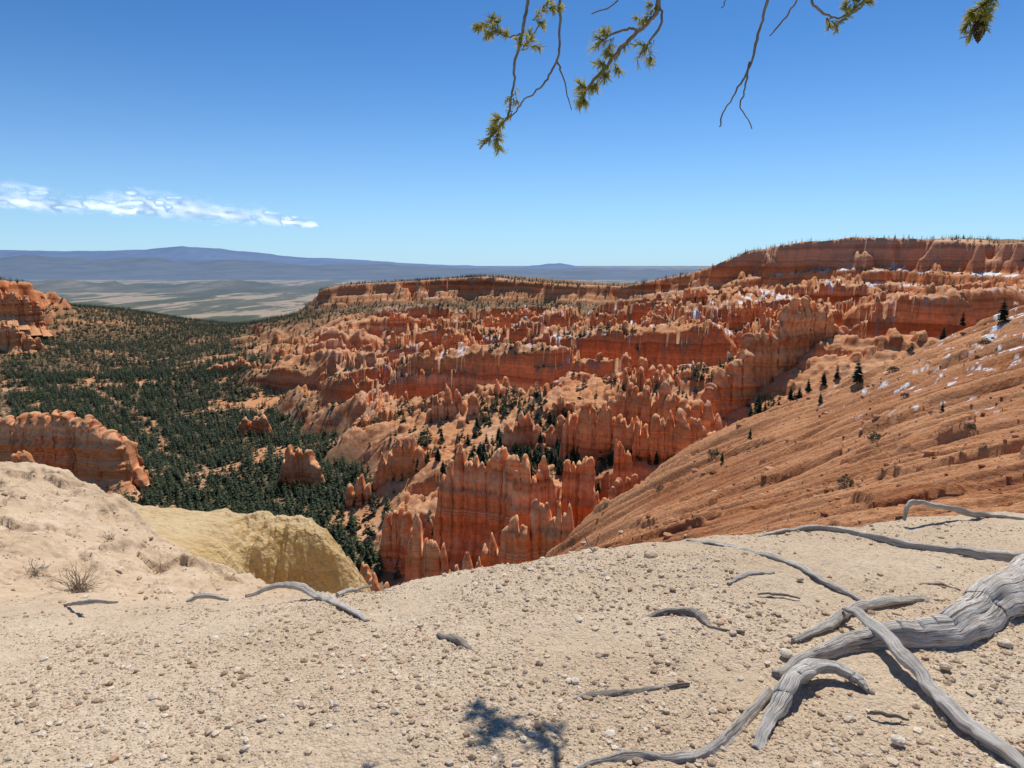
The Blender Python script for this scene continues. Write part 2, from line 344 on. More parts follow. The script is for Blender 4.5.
# ---------------------------------------------------------------- yellow mound
md_c=[P(*q) for q in [(100,502,26),(150,507,25.5),(200,511,25),(250,513,24.8),(295,518,24.2),(318,530,23.4),(332,556,22.5),(340,605,22)]]
mound_base=TPS(md_c+[P(*q) for q in [(140,540,20),(190,560,17.5),(225,582,15.5),(225,545,20.5),(222,524,23.4),(262,528,23.6),(298,536,23.2),(258,552,22.7),(292,560,22.6),(258,585,22.2),(288,596,22.),(320,590,22.),(240,600,19.),(300,640,20)]]+[(-12,12,-6.),(-5,12,-10)],10.)
MOUND=md_c+[(-5.2,17,-11),(-6,12,-9),(-18,11,-6),(-18,26,-8)]
def mound(X,Y):
    z=mound_base(X,Y); d,_=sdist(MOUND,X,Y); px_=512+F*X/Y
    k=ss(200,245,px_+30*(fbm(X/1.5,Y/1.5,2,2)-.5)); r=np.abs(2*fbm(X/.8,Y/2.4,4,3)-1)
    z=z+k*1.1*(r-.35)*ss(-.1,-1.4,d)+k*.4*(fbm(X/.5,Y/.6,5,5,.6)-.5)+.2*(fbm(X/.9,Y/.9,4,6)-.5)
    dd=np.maximum(d+.9*(fbm(X/.8,Y/.8,4,8)-.5),0); return z-2.*dd*dd/(dd+.8)
X,Y=polar(-46,-8,640,11,36,560); Z=mound(X,Y)
me=raw_mesh('yellow_mound',np.stack([X,Y,Z],-1).reshape(-1,3),grid_faces(*X.shape)); upright(me)
tag(link('yellow_mound',me,M['mound']),'eroded yellow dirt mound below the left spur','mound',kind='structure')
# ---------------------------------------------------------------- foreground ridge
edge=[P(*q) for q in [(1150,511,4.9),(1024,515,4.8),(900,521,4.7),(800,527,4.6),(700,534,4.5),(600,546,4.4),(520,561,4.3),(440,575,4.25),(380,587,4.2),(335,594,4.4),(285,592,7),(248,582,8.6),(200,566,10),(140,530,12),(105,500,13),(60,475,14),(0,468,14.5),(-150,455,15.5)]]
fg_pts=edge+[(x,2.,-1.64) for x in(-3,-1.5,0,1.5,3)]+[(x,1.,-1.56) for x in(-3,0,3)]+[(2.2,3,-1.70),(0,3,-1.75),(-2.2,3,-1.87),(3.6,3.6,-1.72)]
fg_pts+=[P(*q) for q in [(260,600,5),(130,605,5),(0,608,5),(-150,610,5),(0,540,8.5),(130,565,8.5),(-150,530,9)]]
fg_base=TPS(fg_pts,3.)
FG=[(14,5,-1.8)]+edge+[(-30,15.5,-4),(-30,-3,-1.5),(14,-3,-1.5)]
def fg(X,Y,fine=True):
    z=fg_base(X,Y); d,_=sdist(FG,X,Y)
    if fine:
        far=ss(5,7,Y); z=z+.07*(fbm(X/.8,Y/.8,4,2)-.5)+(.022+.05*far)*(fbm(X/.11,Y/.11,4,4)-.5)+.26*far*(np.abs(2*fbm(X/.9+Y*.2,Y/1.8,4,7)-1)-.3)+.24*far*(fbm(X/.5,Y/.8,5,17,.55)-.5)
        lx=fbm(X/1.6,Y/1.6,4,27); z=z+.15*ss(7,9,Y)*ss(.50,.53,lx)
        f,h=cells(X/.05,Y/.05,13); z=z+.007*ss(.5,.1,f)*h*(1-far)
    dd=np.maximum(d+.3*(fbm(X/.5,Y/.5,3,6)-.5)*(1+1.2*ss(5,8,Y))+.05,0); return z-1.5*dd*dd/(dd+.35)
X,Y=polar(-56,56,1000,.8,20,820); Z=fg(X,Y)
me=raw_mesh('gravel_ridge',np.stack([X,Y,Z],-1).reshape(-1,3),grid_faces(*X.shape)); upright(me)
attr(me,'spur',ss(4.2,6.2,Y+1.2*(fbm(X/.8,Y/.8,4,3)-.5))*ss(.2,-.8,X))
tag(link('gravel_ridge',me,M['ground']),'pale sandy ridge top strewn with gravel in the foreground','ground',kind='structure')
YS=np.linspace(1.3,5.2,900)
def on_ground(px,py):
    v=-(py-384)/F; u=(px-512)/F; k=YS/(CT+v*ST); x=u*k; z=(v*CT-ST)*k
    g=fg(x,YS,False); i=np.where(z<g)[0]
    if len(i)==0:
        y=float(np.interp(px,[300,520,700,1024],[4.3,4.25,4.4,4.65])); return Vector(P(px,py,y))
    return Vector((x[i[0]],YS[i[0]],g[i[0]]))
def on_surf(fn,px,py,y0,y1):
    ys=np.linspace(y0,y1,600); v=-(py-384)/F; u=(px-512)/F; k=ys/(CT+v*ST); x=u*k; z=(v*CT-ST)*k
    g=fn(x,ys); i=np.where(z<g)[0]
    if len(i)==0: return None
    return Vector((x[i[0]],ys[i[0]],g[i[0]]))
bm=bmesh.new(); bmesh.ops.create_icosphere(bm,subdivisions=1,radius=1); bm.verts.ensure_lookup_table()
IV=np.array([v.co[:] for v in bm.verts]); IF=np.array([[v.index for v in f.verts] for f in bm.faces]); bm.free()
def rocks(name,gx,gy,gz,sz,mat,label,cat):
    n=len(gx); V=np.repeat(IV[None],n,0)*(1+rng.uniform(-.28,.28,(n,len(IV),1)))
    V*= (sz[:,None]*rng.uniform(.7,1.3,(n,3))*np.array([1,1,.7]))[:,None,:]
    th=rng.uniform(0,6.28,n); ca=np.cos(th)[:,None]; sa=np.sin(th)[:,None]
    vx=V[:,:,0]*ca-V[:,:,1]*sa; vy=V[:,:,0]*sa+V[:,:,1]*ca
    V=np.stack([vx+gx[:,None],vy+gy[:,None],V[:,:,2]+gz[:,None]],-1).reshape(-1,3)
    me=raw_mesh(name,V,(IF[None]+(np.arange(n)*len(IV))[:,None,None]).reshape(-1,3),False)
    attr(me,'rnd',np.repeat(rng.uniform(0,1,n),len(IV)))
    tag(link(name,me,mat),label,cat,kind='stuff')
N=66000
ang=np.radians(rng.uniform(-50,50,N)); rr=np.sqrt(rng.uniform(1.7**2,5.6**2,N)); rr[:34000]=rng.uniform(1.7,4.2,34000)
gx=rr*np.sin(ang); gy=rr*np.cos(ang); dens=fbm(gx/.5,gy/.5,4,55); k=rng.uniform(.3,.65,N)<dens+.05
gx=gx[k];gy=gy[k]; n=len(gx); sz=.0026+.0028*rng.pareto(2.6,n); sz=np.minimum(sz,.017)
m=4600; hx=rng.uniform(-13,-2.,m); hy=rng.uniform(5,13.5,m); hs=np.minimum(.008+.007*rng.pareto(2.4,m),.055)
gx=np.concatenate([gx,hx]); gy=np.concatenate([gy,hy]); sz=np.concatenate([sz,hs])
d,_=sdist(FG,gx,gy); k=(d<.05); gx=gx[k];gy=gy[k];sz=sz[k]
rocks('gravel',gx,gy,fg(gx,gy)+sz*.25,sz,M['pebble'],'loose pale gravel scattered over the sandy ridge','gravel')
N=9000; gy=np.exp(rng.uniform(math.log(58),math.log(235),N)); gx=rng.uniform(.02,.8,N)*gy; d,_=sdist(SLOPE,gx,gy); k=(d<-2)&(rng.uniform(.3,.65,N)<fbm(gx/12,gy/12,3,71)); gx=gx[k];gy=gy[k]; sz=np.minimum(.09+.11*rng.pareto(2.4,len(gx)),.85)*(gy/130)**.5
rocks('rubble',gx,gy,slope(gx,gy)+sz*.2,sz,M['rubble'],'loose orange rubble strewn down the dirt slope','rubble')
def stone(pxy,r,label,seed):
    g=np.random.default_rng(seed); b=bmesh.new(); bmesh.ops.create_icosphere(b,subdivisions=3,radius=1)
    for v in b.verts:
        c=v.co; w=.72+.5*float(fbm(np.array([c.x*1.4+seed+c.z]),np.array([c.y*1.4-c.z*.7]),3,seed)[0])
        v.co=Vector((c.x*1.15*w,c.y*w,max(c.z,-.55)*.72*w))
    me=bpy.data.meshes.new('stone'); b.to_mesh(me); b.free(); attr(me,'rnd',np.full(len(me.vertices),g.uniform(.35,.85)))
    for p in me.polygons: p.use_smooth=False
    me.transform(Matrix.Scale(r,4)); o=link('stone',me,M['pebble'],None,on_ground(*pxy)+Vector((0,0,r*.25))); o.rotation_euler[2]=g.uniform(0,6)
    tag(o,label,'stone')
for i,a in enumerate([((651,557),.042,'squarish grey stone perched on the ridge edge against the orange slope'),
 ((898,742),.022,'pale rounded stone on the sand near the bottom right corner'),
 ((786,655),.026,'brown stone at the left tip of the thick root'),
 ((945,668),.020,'small pale stone just under the bend of the thick root'),
 ((1005,645),.026,'stone in the shadow beneath the thick root at the right edge'),
 ((600,655),.020,'beige stone on open sand in the middle of the ridge'),
 ((215,640),.020,'pale stone on gravel below the short left root'),
 ((395,700),.018,'small cream stone left of the branch shadow'),
 ((800,580),.018,'pale pebble lying below the curving root on the ridge edge'),
 ((120,700),.020,'flat beige stone on gravel in the lower left')]): stone(*a,seed=i+3)
# ---------------------------------------------------------------- tubes: roots and twigs
def spline(pts,n):
    p=np.array(pts,float); p=np.vstack([2*p[0]-p[1],p,2*p[-1]-p[-2]]); out=[]
    segs=len(p)-3
    for i in range(segs):
        for t in np.linspace(0,1,n,endpoint=(i==segs-1)):
            a,b,c,d=p[i:i+4]; out.append(.5*((2*b)+(-a+c)*t+(2*a-5*b+4*c-d)*t*t+(-a+3*b-3*c+d)*t**3))
    return np.array(out)
def tube(name,path,rad,mat,parent=None,sides=14,rough=.18,seed=0,base=None):
    path=np.asarray(path); n=len(path); base=np.array(base if base is not None else path[0]); T=np.gradient(path,axis=0); T/=np.linalg.norm(T,axis=1)[:,None]+1e-9
    up=np.array([0,0,1.])
    if abs(T[0]@up)>.9: up=np.array([1.,0,0])
    nv=np.cross(T[0],up); nv/=np.linalg.norm(nv); V=[]; L=np.concatenate([[0],np.cumsum(np.linalg.norm(np.diff(path,axis=0),axis=1))]); RM=max(.02,rad.max())
    a=np.arange(sides)/sides*2*math.pi
    for i in range(n):
        nv=nv-T[i]*(nv@T[i]); nv/=np.linalg.norm(nv); bv=np.cross(T[i],nv)
        R=max(rad[i],1e-4); tw=L[i]*1.6
        k=1+rough*2.2*(fbm(np.cos(a)*1.6+5+L[i]*.12/RM,np.sin(a)*1.6+L[i]*4,3,seed)-.5)+rough*.55*np.sin(a*3+seed+tw)+rough*.5*(vn(a*0+L[i]*.35/RM,a*0+seed,seed+3)-.5)*2
        if sides>=20: k=k+rough*.6*(np.abs(2*vn(np.cos(a+tw)*4+9,np.sin(a+tw)*4+L[i]*2.5,seed+8)-1)-.4)
        V.append(path[i]+R*k[:,None]*(np.cos(a)[:,None]*nv+np.sin(a)[:,None]*bv))
    V=np.concatenate(V)-base; i=np.arange(n*sides).reshape(n,sides); j=np.roll(i,-1,1)
    Fc=np.stack([i[:-1].ravel(),j[:-1].ravel(),j[1:].ravel(),i[1:].ravel()],1)
    V=np.vstack([V,path[0]-base,path[-1]-base]); c0=n*sides
    faces=Fc.tolist()+[[c0,j[0,k],i[0,k]] for k in range(sides)]+[[c0+1,i[-1,k],j[-1,k]] for k in range(sides)]
    me=bpy.data.meshes.new(name); me.from_pydata(V.tolist(),[],faces); uv=me.uv_layers.new(name='UVMap')
    vi=np.empty(len(me.loops),np.int32); me.loops.foreach_get('vertex_index',vi)
    a=np.where(vi<c0,(vi%sides)/sides,0); a=np.abs(a*2-1); l=np.where(vi<c0,L[np.minimum(vi//sides,n-1)],0)
    uv.data.foreach_set('uv',np.stack([l,a],1).astype(np.float32).ravel()); me.polygons.foreach_set('use_smooth',np.ones(len(me.polygons),bool)); me.update()
    return link(name,me,mat,parent,Vector(base) if parent is None else None)
def root(pts,label,mat='root',rough=.2,seed=0,sides=24):
    ps=[]
    for q in pts:
        x,y,r=q[:3]; lift=q[3] if len(q)>3 else 0
        g=on_ground(x,y); g=g+Vector((0,0,lift+r*.18)); ps.append((*g,r))
    s=spline(ps,22); path=s[:,:3].copy(); i=np.arange(len(path)); am=.4*np.minimum(s[:,3],.04)+.004
    path[:,0]+=am*2*(fbm(i*.11,i*0+seed,3,seed)-.5); path[:,2]+=am*1.9*(fbm(i*.13,i*0+seed,3,seed+40)-.52)
    tag(tube('tree_root',path,np.maximum(s[:,3],.002),M[mat],None,sides,rough,seed),label,'root')
root([(1190,510,.18,.10),(1100,552,.15,.08),(1030,596,.118,.05),(985,616,.10,.03),(950,636,.082,.02),(905,640,.064,.015),(860,642,.05,.0),(815,656,.034,.0),(775,673,.018,-.01)],'thick grey barked root entering from the right edge','bark',.18,1,40)
root([(843,618,.010,.05),(858,628,.022,.06),(900,664,.027,.045),(935,700,.026,.02),(975,735,.026,.012),(1040,785,.028,.005)],'long smooth grey root running diagonally to the bottom right corner','root',.3,2)
root([(868,690,.010,-.005),(852,682,.024,.02),(818,676,.033,.035),(790,692,.034,.035),(774,715,.028,.012),(755,748,.016,-.01)],'short arched pale root looping just left of the diagonal root','root',.3,3)
root([(946,600,.010),(905,602,.018,.008),(860,609,.022,.01),(825,628,.02,.006),(792,641,.010)],'pale smooth root lying along the top of the thick root','root',.28,4)
root([(770,690,.016,-.01),(745,718,.02,-.008),(722,742,.022,-.008),(690,758,.021,-.01),(640,757,.021,-.008),(600,762,.019,-.01),(540,788,.02,-.008)],'half buried grey root along the bottom edge','bark',.32,5)
root([(1060,562,.030,.008),(1000,560,.030,.008),(960,553,.026,.004),(915,547,.024,.0),(870,537,.021,.002),(825,529,.019,.006),(790,531,.016,.002),(758,537,.009)],'long grey root along the ridge edge at the right','root',.32,6)
root([(1050,524,.024,.012),(1000,519,.022,.008),(960,512,.019,.006),(925,505,.017,.012),(909,505,.014,.008),(904,520,.009,-.01)],'raised root bent down at its tip at the right edge of the ridge','root',.3,7)
root([(686,541,.008,.004),(718,546,.014,.008),(752,553,.016,.006),(795,566,.018,.005),(820,580,.015),(866,602,.010,-.005)],'thin curving root descending from the ridge edge left of the long root','root',.3,8)
root([(728,584,.008,-.004),(748,576,.015,.006),(774,573,.010)],'short stub of root poking up below the thin curving root','root',.24,9)
root([(644,617,.008,-.008),(668,613,.02,.0),(696,614,.024,.0),(712,626,.012,-.008),(745,632,.006,-.004)],'dark hooked root stub alone in the middle of the ridge','dark_root',.3,10)
root([(437,636,.014,-.01),(455,643,.036,-.002),(478,657,.014,-.014)],'short dark weathered root stub on the gravel left of centre','dark_root',.3,11)
root([(566,702,.008,-.006),(600,697,.022,-.006),(640,691,.018,-.007),(690,684,.007,-.005)],'mostly buried root ridge above the branch shadow','dark_root',.3,12)
root([(245,597,.010,.0),(275,589,.018,.012),(298,588,.024,.012),(322,599,.024,.006),(345,608,.02),(368,621,.012,-.005)],'bleached forked looking root on the ridge edge at left','root',.26,13)
root([(338,597,.012,.015),(356,592,.012,.018),(372,588,.006,.018)],'small upturned root tip beside the bleached left root','root',.24,14)
root([(186,601,.010),(205,597,.018,.008),(228,600,.010)],'short bleached root bump left of the bleached forked root','root',.24,15)
root([(60,605,.008),(85,604,.014,.008),(118,602,.007)],'thin bleached root lying at the foot of the left spur','root',.24,16)
root([(915,586,.008),(938,587,.014,.01),(960,590,.007)],'small dark stick lying above the thick root','dark_root',.24,17,8)
root([(866,713,.004),(886,717,.009,.01),(910,720,.004)],'small dark twig on sand inside the bend of the diagonal root','dark_root',.2,18,8)
root([(757,594,.004),(780,596,.008,.006),(800,599,.004)],'slim dark twig on the sand under the short stub','dark_root',.2,19,8)
root([(583,533,.004,.02),(588,545,.005,.01),(594,552,.006)],'tiny upright dark twig on the ridge edge','dark_root',.2,20,8)
# ---------------------------------------------------------------- overhanging pine bough
bough=link('pine_bough',None,None,None,Vector(P(1500,-330,4.4)))
tag(bough,'overhanging pine bough with drooping twigs and needle tufts across the top','pine branch')
B0=np.array(bough.location)
DY=3.1
def stem(pts,r0,r1,parent,seed,name='branch'):
    ps=[P(q[0],q[1],(q[2] if len(q)>2 else DY)) for q in pts]; s=spline(ps,8)
    s=s+.008*(np.stack([fbm(np.arange(len(s))*.45,np.zeros(len(s)),2,seed+i) for i in range(3)],1)-.5)*2
    return tube(name,s,np.linspace(r0,r1,len(s)),M['twig'],parent,8,.25,seed,B0)
def tuft(a,b,n,ln,parent,seed,name='needles'):
    """needle bundles along a main shoot and a few short irregular side shoots"""
    g=np.random.default_rng(seed); A=np.array(P(*a,DY)); Bv=np.array(P(*b,DY)); ax=Bv-A; L=np.linalg.norm(ax); u=ax/L
    shoots=[(A,u,L*.95,1.)]
    for i in range(max(3,int(L/.03))):
        d=g.normal(0,1,3); d-=u*(d@u); d/=np.linalg.norm(d); d=d*.9+u*g.uniform(.3,1.); d/=np.linalg.norm(d)
        shoots.append((A+ax*g.uniform(.02,.95),d,g.uniform(.3,.75)*min(L,.12),.5))
    V=[]
    for (o,d,l,wt) in shoots:
        m=max(5,int(n*wt*.12*g.uniform(.5,1.4)))
        for j in range(m):
            t=g.uniform(.25 if wt<1 else 0,1)**.8; bp=o+d*l*t
            r=g.normal(0,1,3); r-=d*(r@d); r/=np.linalg.norm(r); fd=r*g.uniform(.5,1.0)+d*g.uniform(.3,1.2); fd/=np.linalg.norm(fd); fl=ln*g.uniform(.5,.95)
            for q in range(5):
                nd=fd+g.normal(0,.17,3); nd/=np.linalg.norm(nd); tip=bp+nd*fl*g.uniform(.8,1.1); tip[2]-=.1*fl
                sd=np.cross(nd,g.normal(0,1,3)); sd/=np.linalg.norm(sd); w=.0017
                V+=[bp-sd*w,bp+sd*w,tip+sd*w*.5,tip-sd*w*.5]
    V=np.array(V)-B0
    return link(name,raw_mesh(name,V,np.arange(len(V)).reshape(-1,4),False),M['needle'],parent)
limb=stem([(1500,-330,4.4),(1100,-270,3.9),(850,-240,3.4),(650,-225,3.4),(520,-205,3.1)],.045,.014,bough,1,'limb')
b=stem([(540,-208),(532,-60),(528,-5),(524,25),(517,55),(513,92),(508,114),(495,134),(479,149)],.008,.0035,bough,2)
tuft((514,110),(482,146),460,.05,b,21); tuft((517,86),(511,106),120,.035,b,22)
stem([(521,35),(506,36),(488,24)],.004,.0025,b,3,'twig'); tuft((512,38),(482,22),400,.045,b,23)
stem([(519,48),(530,40),(540,22)],.004,.0025,b,4,'twig'); tuft((516,56),(534,36),330,.042,b,24); tuft((532,20),(552,0),360,.045,b,25)
b=stem([(575,-215),(562,-60),(560,-5),(560,30),(556,62),(540,86),(524,100),(512,116)],.007,.003,bough,5)
stem([(557,60),(564,80),(571,109)],.004,.0018,b,6,'twig')
DY=3.65
b=stem([(690,-225,3.4),(668,-60),(659,-5),(655,15),(640,30),(622,48),(604,70),(586,90)],.014,.007,bough,7)
tuft((628,42),(604,70),300,.055,b,26); tuft((610,70),(582,96),430,.065,b,27)
stem([(640,30),(622,30),(596,44)],.007,.005,b,8,'twig'); tuft((616,36),(592,48),300,.06,b,28)
tuft((658,2),(642,26),240,.045,b,29)
stem([(660,0),(660,25),(640,56)],.007,.005,b,9,'twig'); tuft((654,40),(636,62),240,.055,b,35)
stem([(690,-225,3.4),(634,-60),(618,0),(592,14)],.006,.003,bough,10)
DY=3.1
b=stem([(800,-232,3.3),(775,-60),(768,-5),(762,20),(752,58),(738,88),(724,110),(719,128)],.008,.0025,bough,11)
stem([(750,62),(744,90),(742,108),(752,129)],.004,.002,b,12,'twig'); stem([(795,-60),(800,-10),(785,18),(770,36)],.005,.0025,b,13,'twig')
stem([(742,-215,3.3),(737,-60),(727,-4),(722,8)],.004,.002,bough,40)
b=stem([(830,-238,3.4),(812,-60),(812,-2),(824,14),(838,18),(856,10),(872,-8)],.006,.0035,bough,14)
tuft((826,18),(838,26),200,.032,b,30); tuft((842,18),(868,-2),380,.042,b,31)
b=stem([(1010,-260,3.7),(1000,-90),(990,-10),(984,8),(980,22)],.007,.0035,bough,15)
tuft((998,-6),(968,16),560,.05,b,32); tuft((996,-2),(980,26),400,.042,b,34)
cV=[];cF=[]; A=Vector(P(981,14,DY))
for r in range(11):
    t=r/10; rad=.024*math.sin(math.pi*(.18+.8*t))**.8
    for k in range(9):
        a=(k+.5*(r%2))/9*6.283; c=Vector((math.cos(a),math.sin(a),0)); s=Vector((-math.sin(a),math.cos(a),0)); z=-t*.10; i=len(cV)
        for q in (c*rad*.35+Vector((0,0,z)), c*rad+s*.008+Vector((0,0,z-.004)), c*rad*1.22+Vector((0,0,z-.013)), c*rad-s*.008+Vector((0,0,z-.004)), c*rad*.8+Vector((0,0,z-.016))): cV.append(A+q-Vector(B0))
        cF+=[(i,i+1,i+2),(i,i+2,i+3),(i+1,i+4,i+2),(i+2,i+4,i+3)]
me=bpy.data.meshes.new('cone'); me.from_pydata([tuple(v) for v in cV],[],cF); link('cone',me,M['cone'],b)
# ---------------------------------------------------------------- hoodoo fins built as solids
def hoodoo(label,pts,w=7,spiky=.35,col=5.,seed=0,notch=.6,flare=1.,name='rock_fin',cat='rock formation'):
    g=np.random.default_rng(seed+100); ctr=[];top=[];bot=[]
    for x,yt,yb,Yd in pts:
        c=P(x,.5*(yt+yb),Yd)[:2]; zt=float(mslope(yt))*Yd; zb=float(mslope(yb))*Yd
        tz=float(canyon(np.array([c[0]]),np.array([c[1]]))[0])
        if Yd>320 and tz>zb+4: zt+=min(.65*(tz-zb-4),.5*(zt-zb))
        ctr.append(c); top.append(zt); bot.append(min(zb,tz)-7)
    s=spline([(c[0],c[1],a,b) for c,a,b in zip(ctr,top,bot)],40)
    L=np.concatenate([[0],np.cumsum(np.hypot(np.diff(s[:,0]),np.diff(s[:,1])))]); LT=L[-1]
    n=int(np.clip(LT/.4,90,440)); l=np.linspace(0,LT,n); cx=np.interp(l,L,s[:,0]); cy=np.interp(l,L,s[:,1]); zt=np.interp(l,L,s[:,2]); zb=np.interp(l,L,s[:,3])
    cx=cx+2.2*(fbm(l/9,l*0,3,seed)-.5)*2; cy=cy+4.*(fbm(l/11,l*0+3,3,seed+1)-.5)*2
    tx=np.gradient(cx); ty=np.gradient(cy); q=np.hypot(tx,ty); nxv=-ty/q; nyv=tx/q
    def pillars(c):
        b=[-c*g.uniform(0,1)]
        while b[-1]<LT+c: b.append(b[-1]+c*g.uniform(.55,1.6))
        b=np.array(b); i=np.searchsorted(b,l)-1; i=np.clip(i,0,len(b)-2); u=(l-b[i])/(b[i+1]-b[i])*2-1; h=g.uniform(0,1,len(b)); return np.sqrt(np.clip(1-u*u,0,1)),h[i]
    bp,hp=pillars(col); b2,h2=pillars(col*.45)
    H=zt-zb
    cr=1-spiky*hp**1.3*.7-notch*spiky*(1-bp)-.14*spiky*(1-b2)-.1*(fbm(l/14,l*0+9,3,seed+4)-.5)-.11*(vn(l/1.4,l*0+2,seed+6)-.5)
    e=np.minimum(l,LT-l); cr=cr*(.42+.58*ss(0,min(w*.9,LT*.2),e)); H2=H*np.clip(cr,.15,1.1)
    K=np.concatenate([np.linspace(0,.3,8,endpoint=False),np.linspace(.3,.92,36,endpoint=False),1-.08*np.linspace(1,0,7)**1.6])
    rows=[];sunlit_tops=[]
    for sg in(-1,1):
        fb,_=pillars(col*g.uniform(.8,1.1)); fb2,_=pillars(col*.36); fl=.32+.54*(.6*fb+.4*bp)+.32*fb2; ew=.35+.65*ss(0,w*.8,e)
        side=[];cp=[]
        for k in K:
            z=zb+H2*k; led=vn(z/2.6,l*0+.5,7)*.6+vn(z/1.1,l*0+.5,8)*.4-.5
            o=w*(flare*1.6*np.clip(1-k/.36,0,1)**1.6+(.86-.52*k)*fl+.44*led*ss(.12,.3,k)+.30*(fbm(l/2.6,z/3.4,4,seed+20+sg)-.5))
            if k>.92: o=o*math.sqrt(max(0,1-((k-.92)/.08)**2))
            o=np.maximum(o*ew,0); side.append(np.stack([cx+sg*o*nxv,cy+sg*o*nyv,z],1)); cp.append(ss(.55,.95,k)*.8*np.ones(n))
        rows.append(side); sunlit_tops.append(cp)
    R=rows[0]+rows[1][::-1][1:]; CP=sunlit_tops[0]+sunlit_tops[1][::-1][1:]
    V=np.stack(R,0); nr=len(R); base=np.array([cx.mean(),cy.mean(),zb.min()])
    me=raw_mesh(name,(V-base).reshape(-1,3),grid_faces(nr,n)); attr(me,'sunlit_top',np.stack(CP,0))  # mask for the painted sunlit tone towards the crest
    nn=normals(me); ci=(len(K)-1)*n+n//2
    if nn[ci][2]<0: me.flip_normals()
    tag(link(name,me,M['fin'],None,Vector(base)),label,cat)
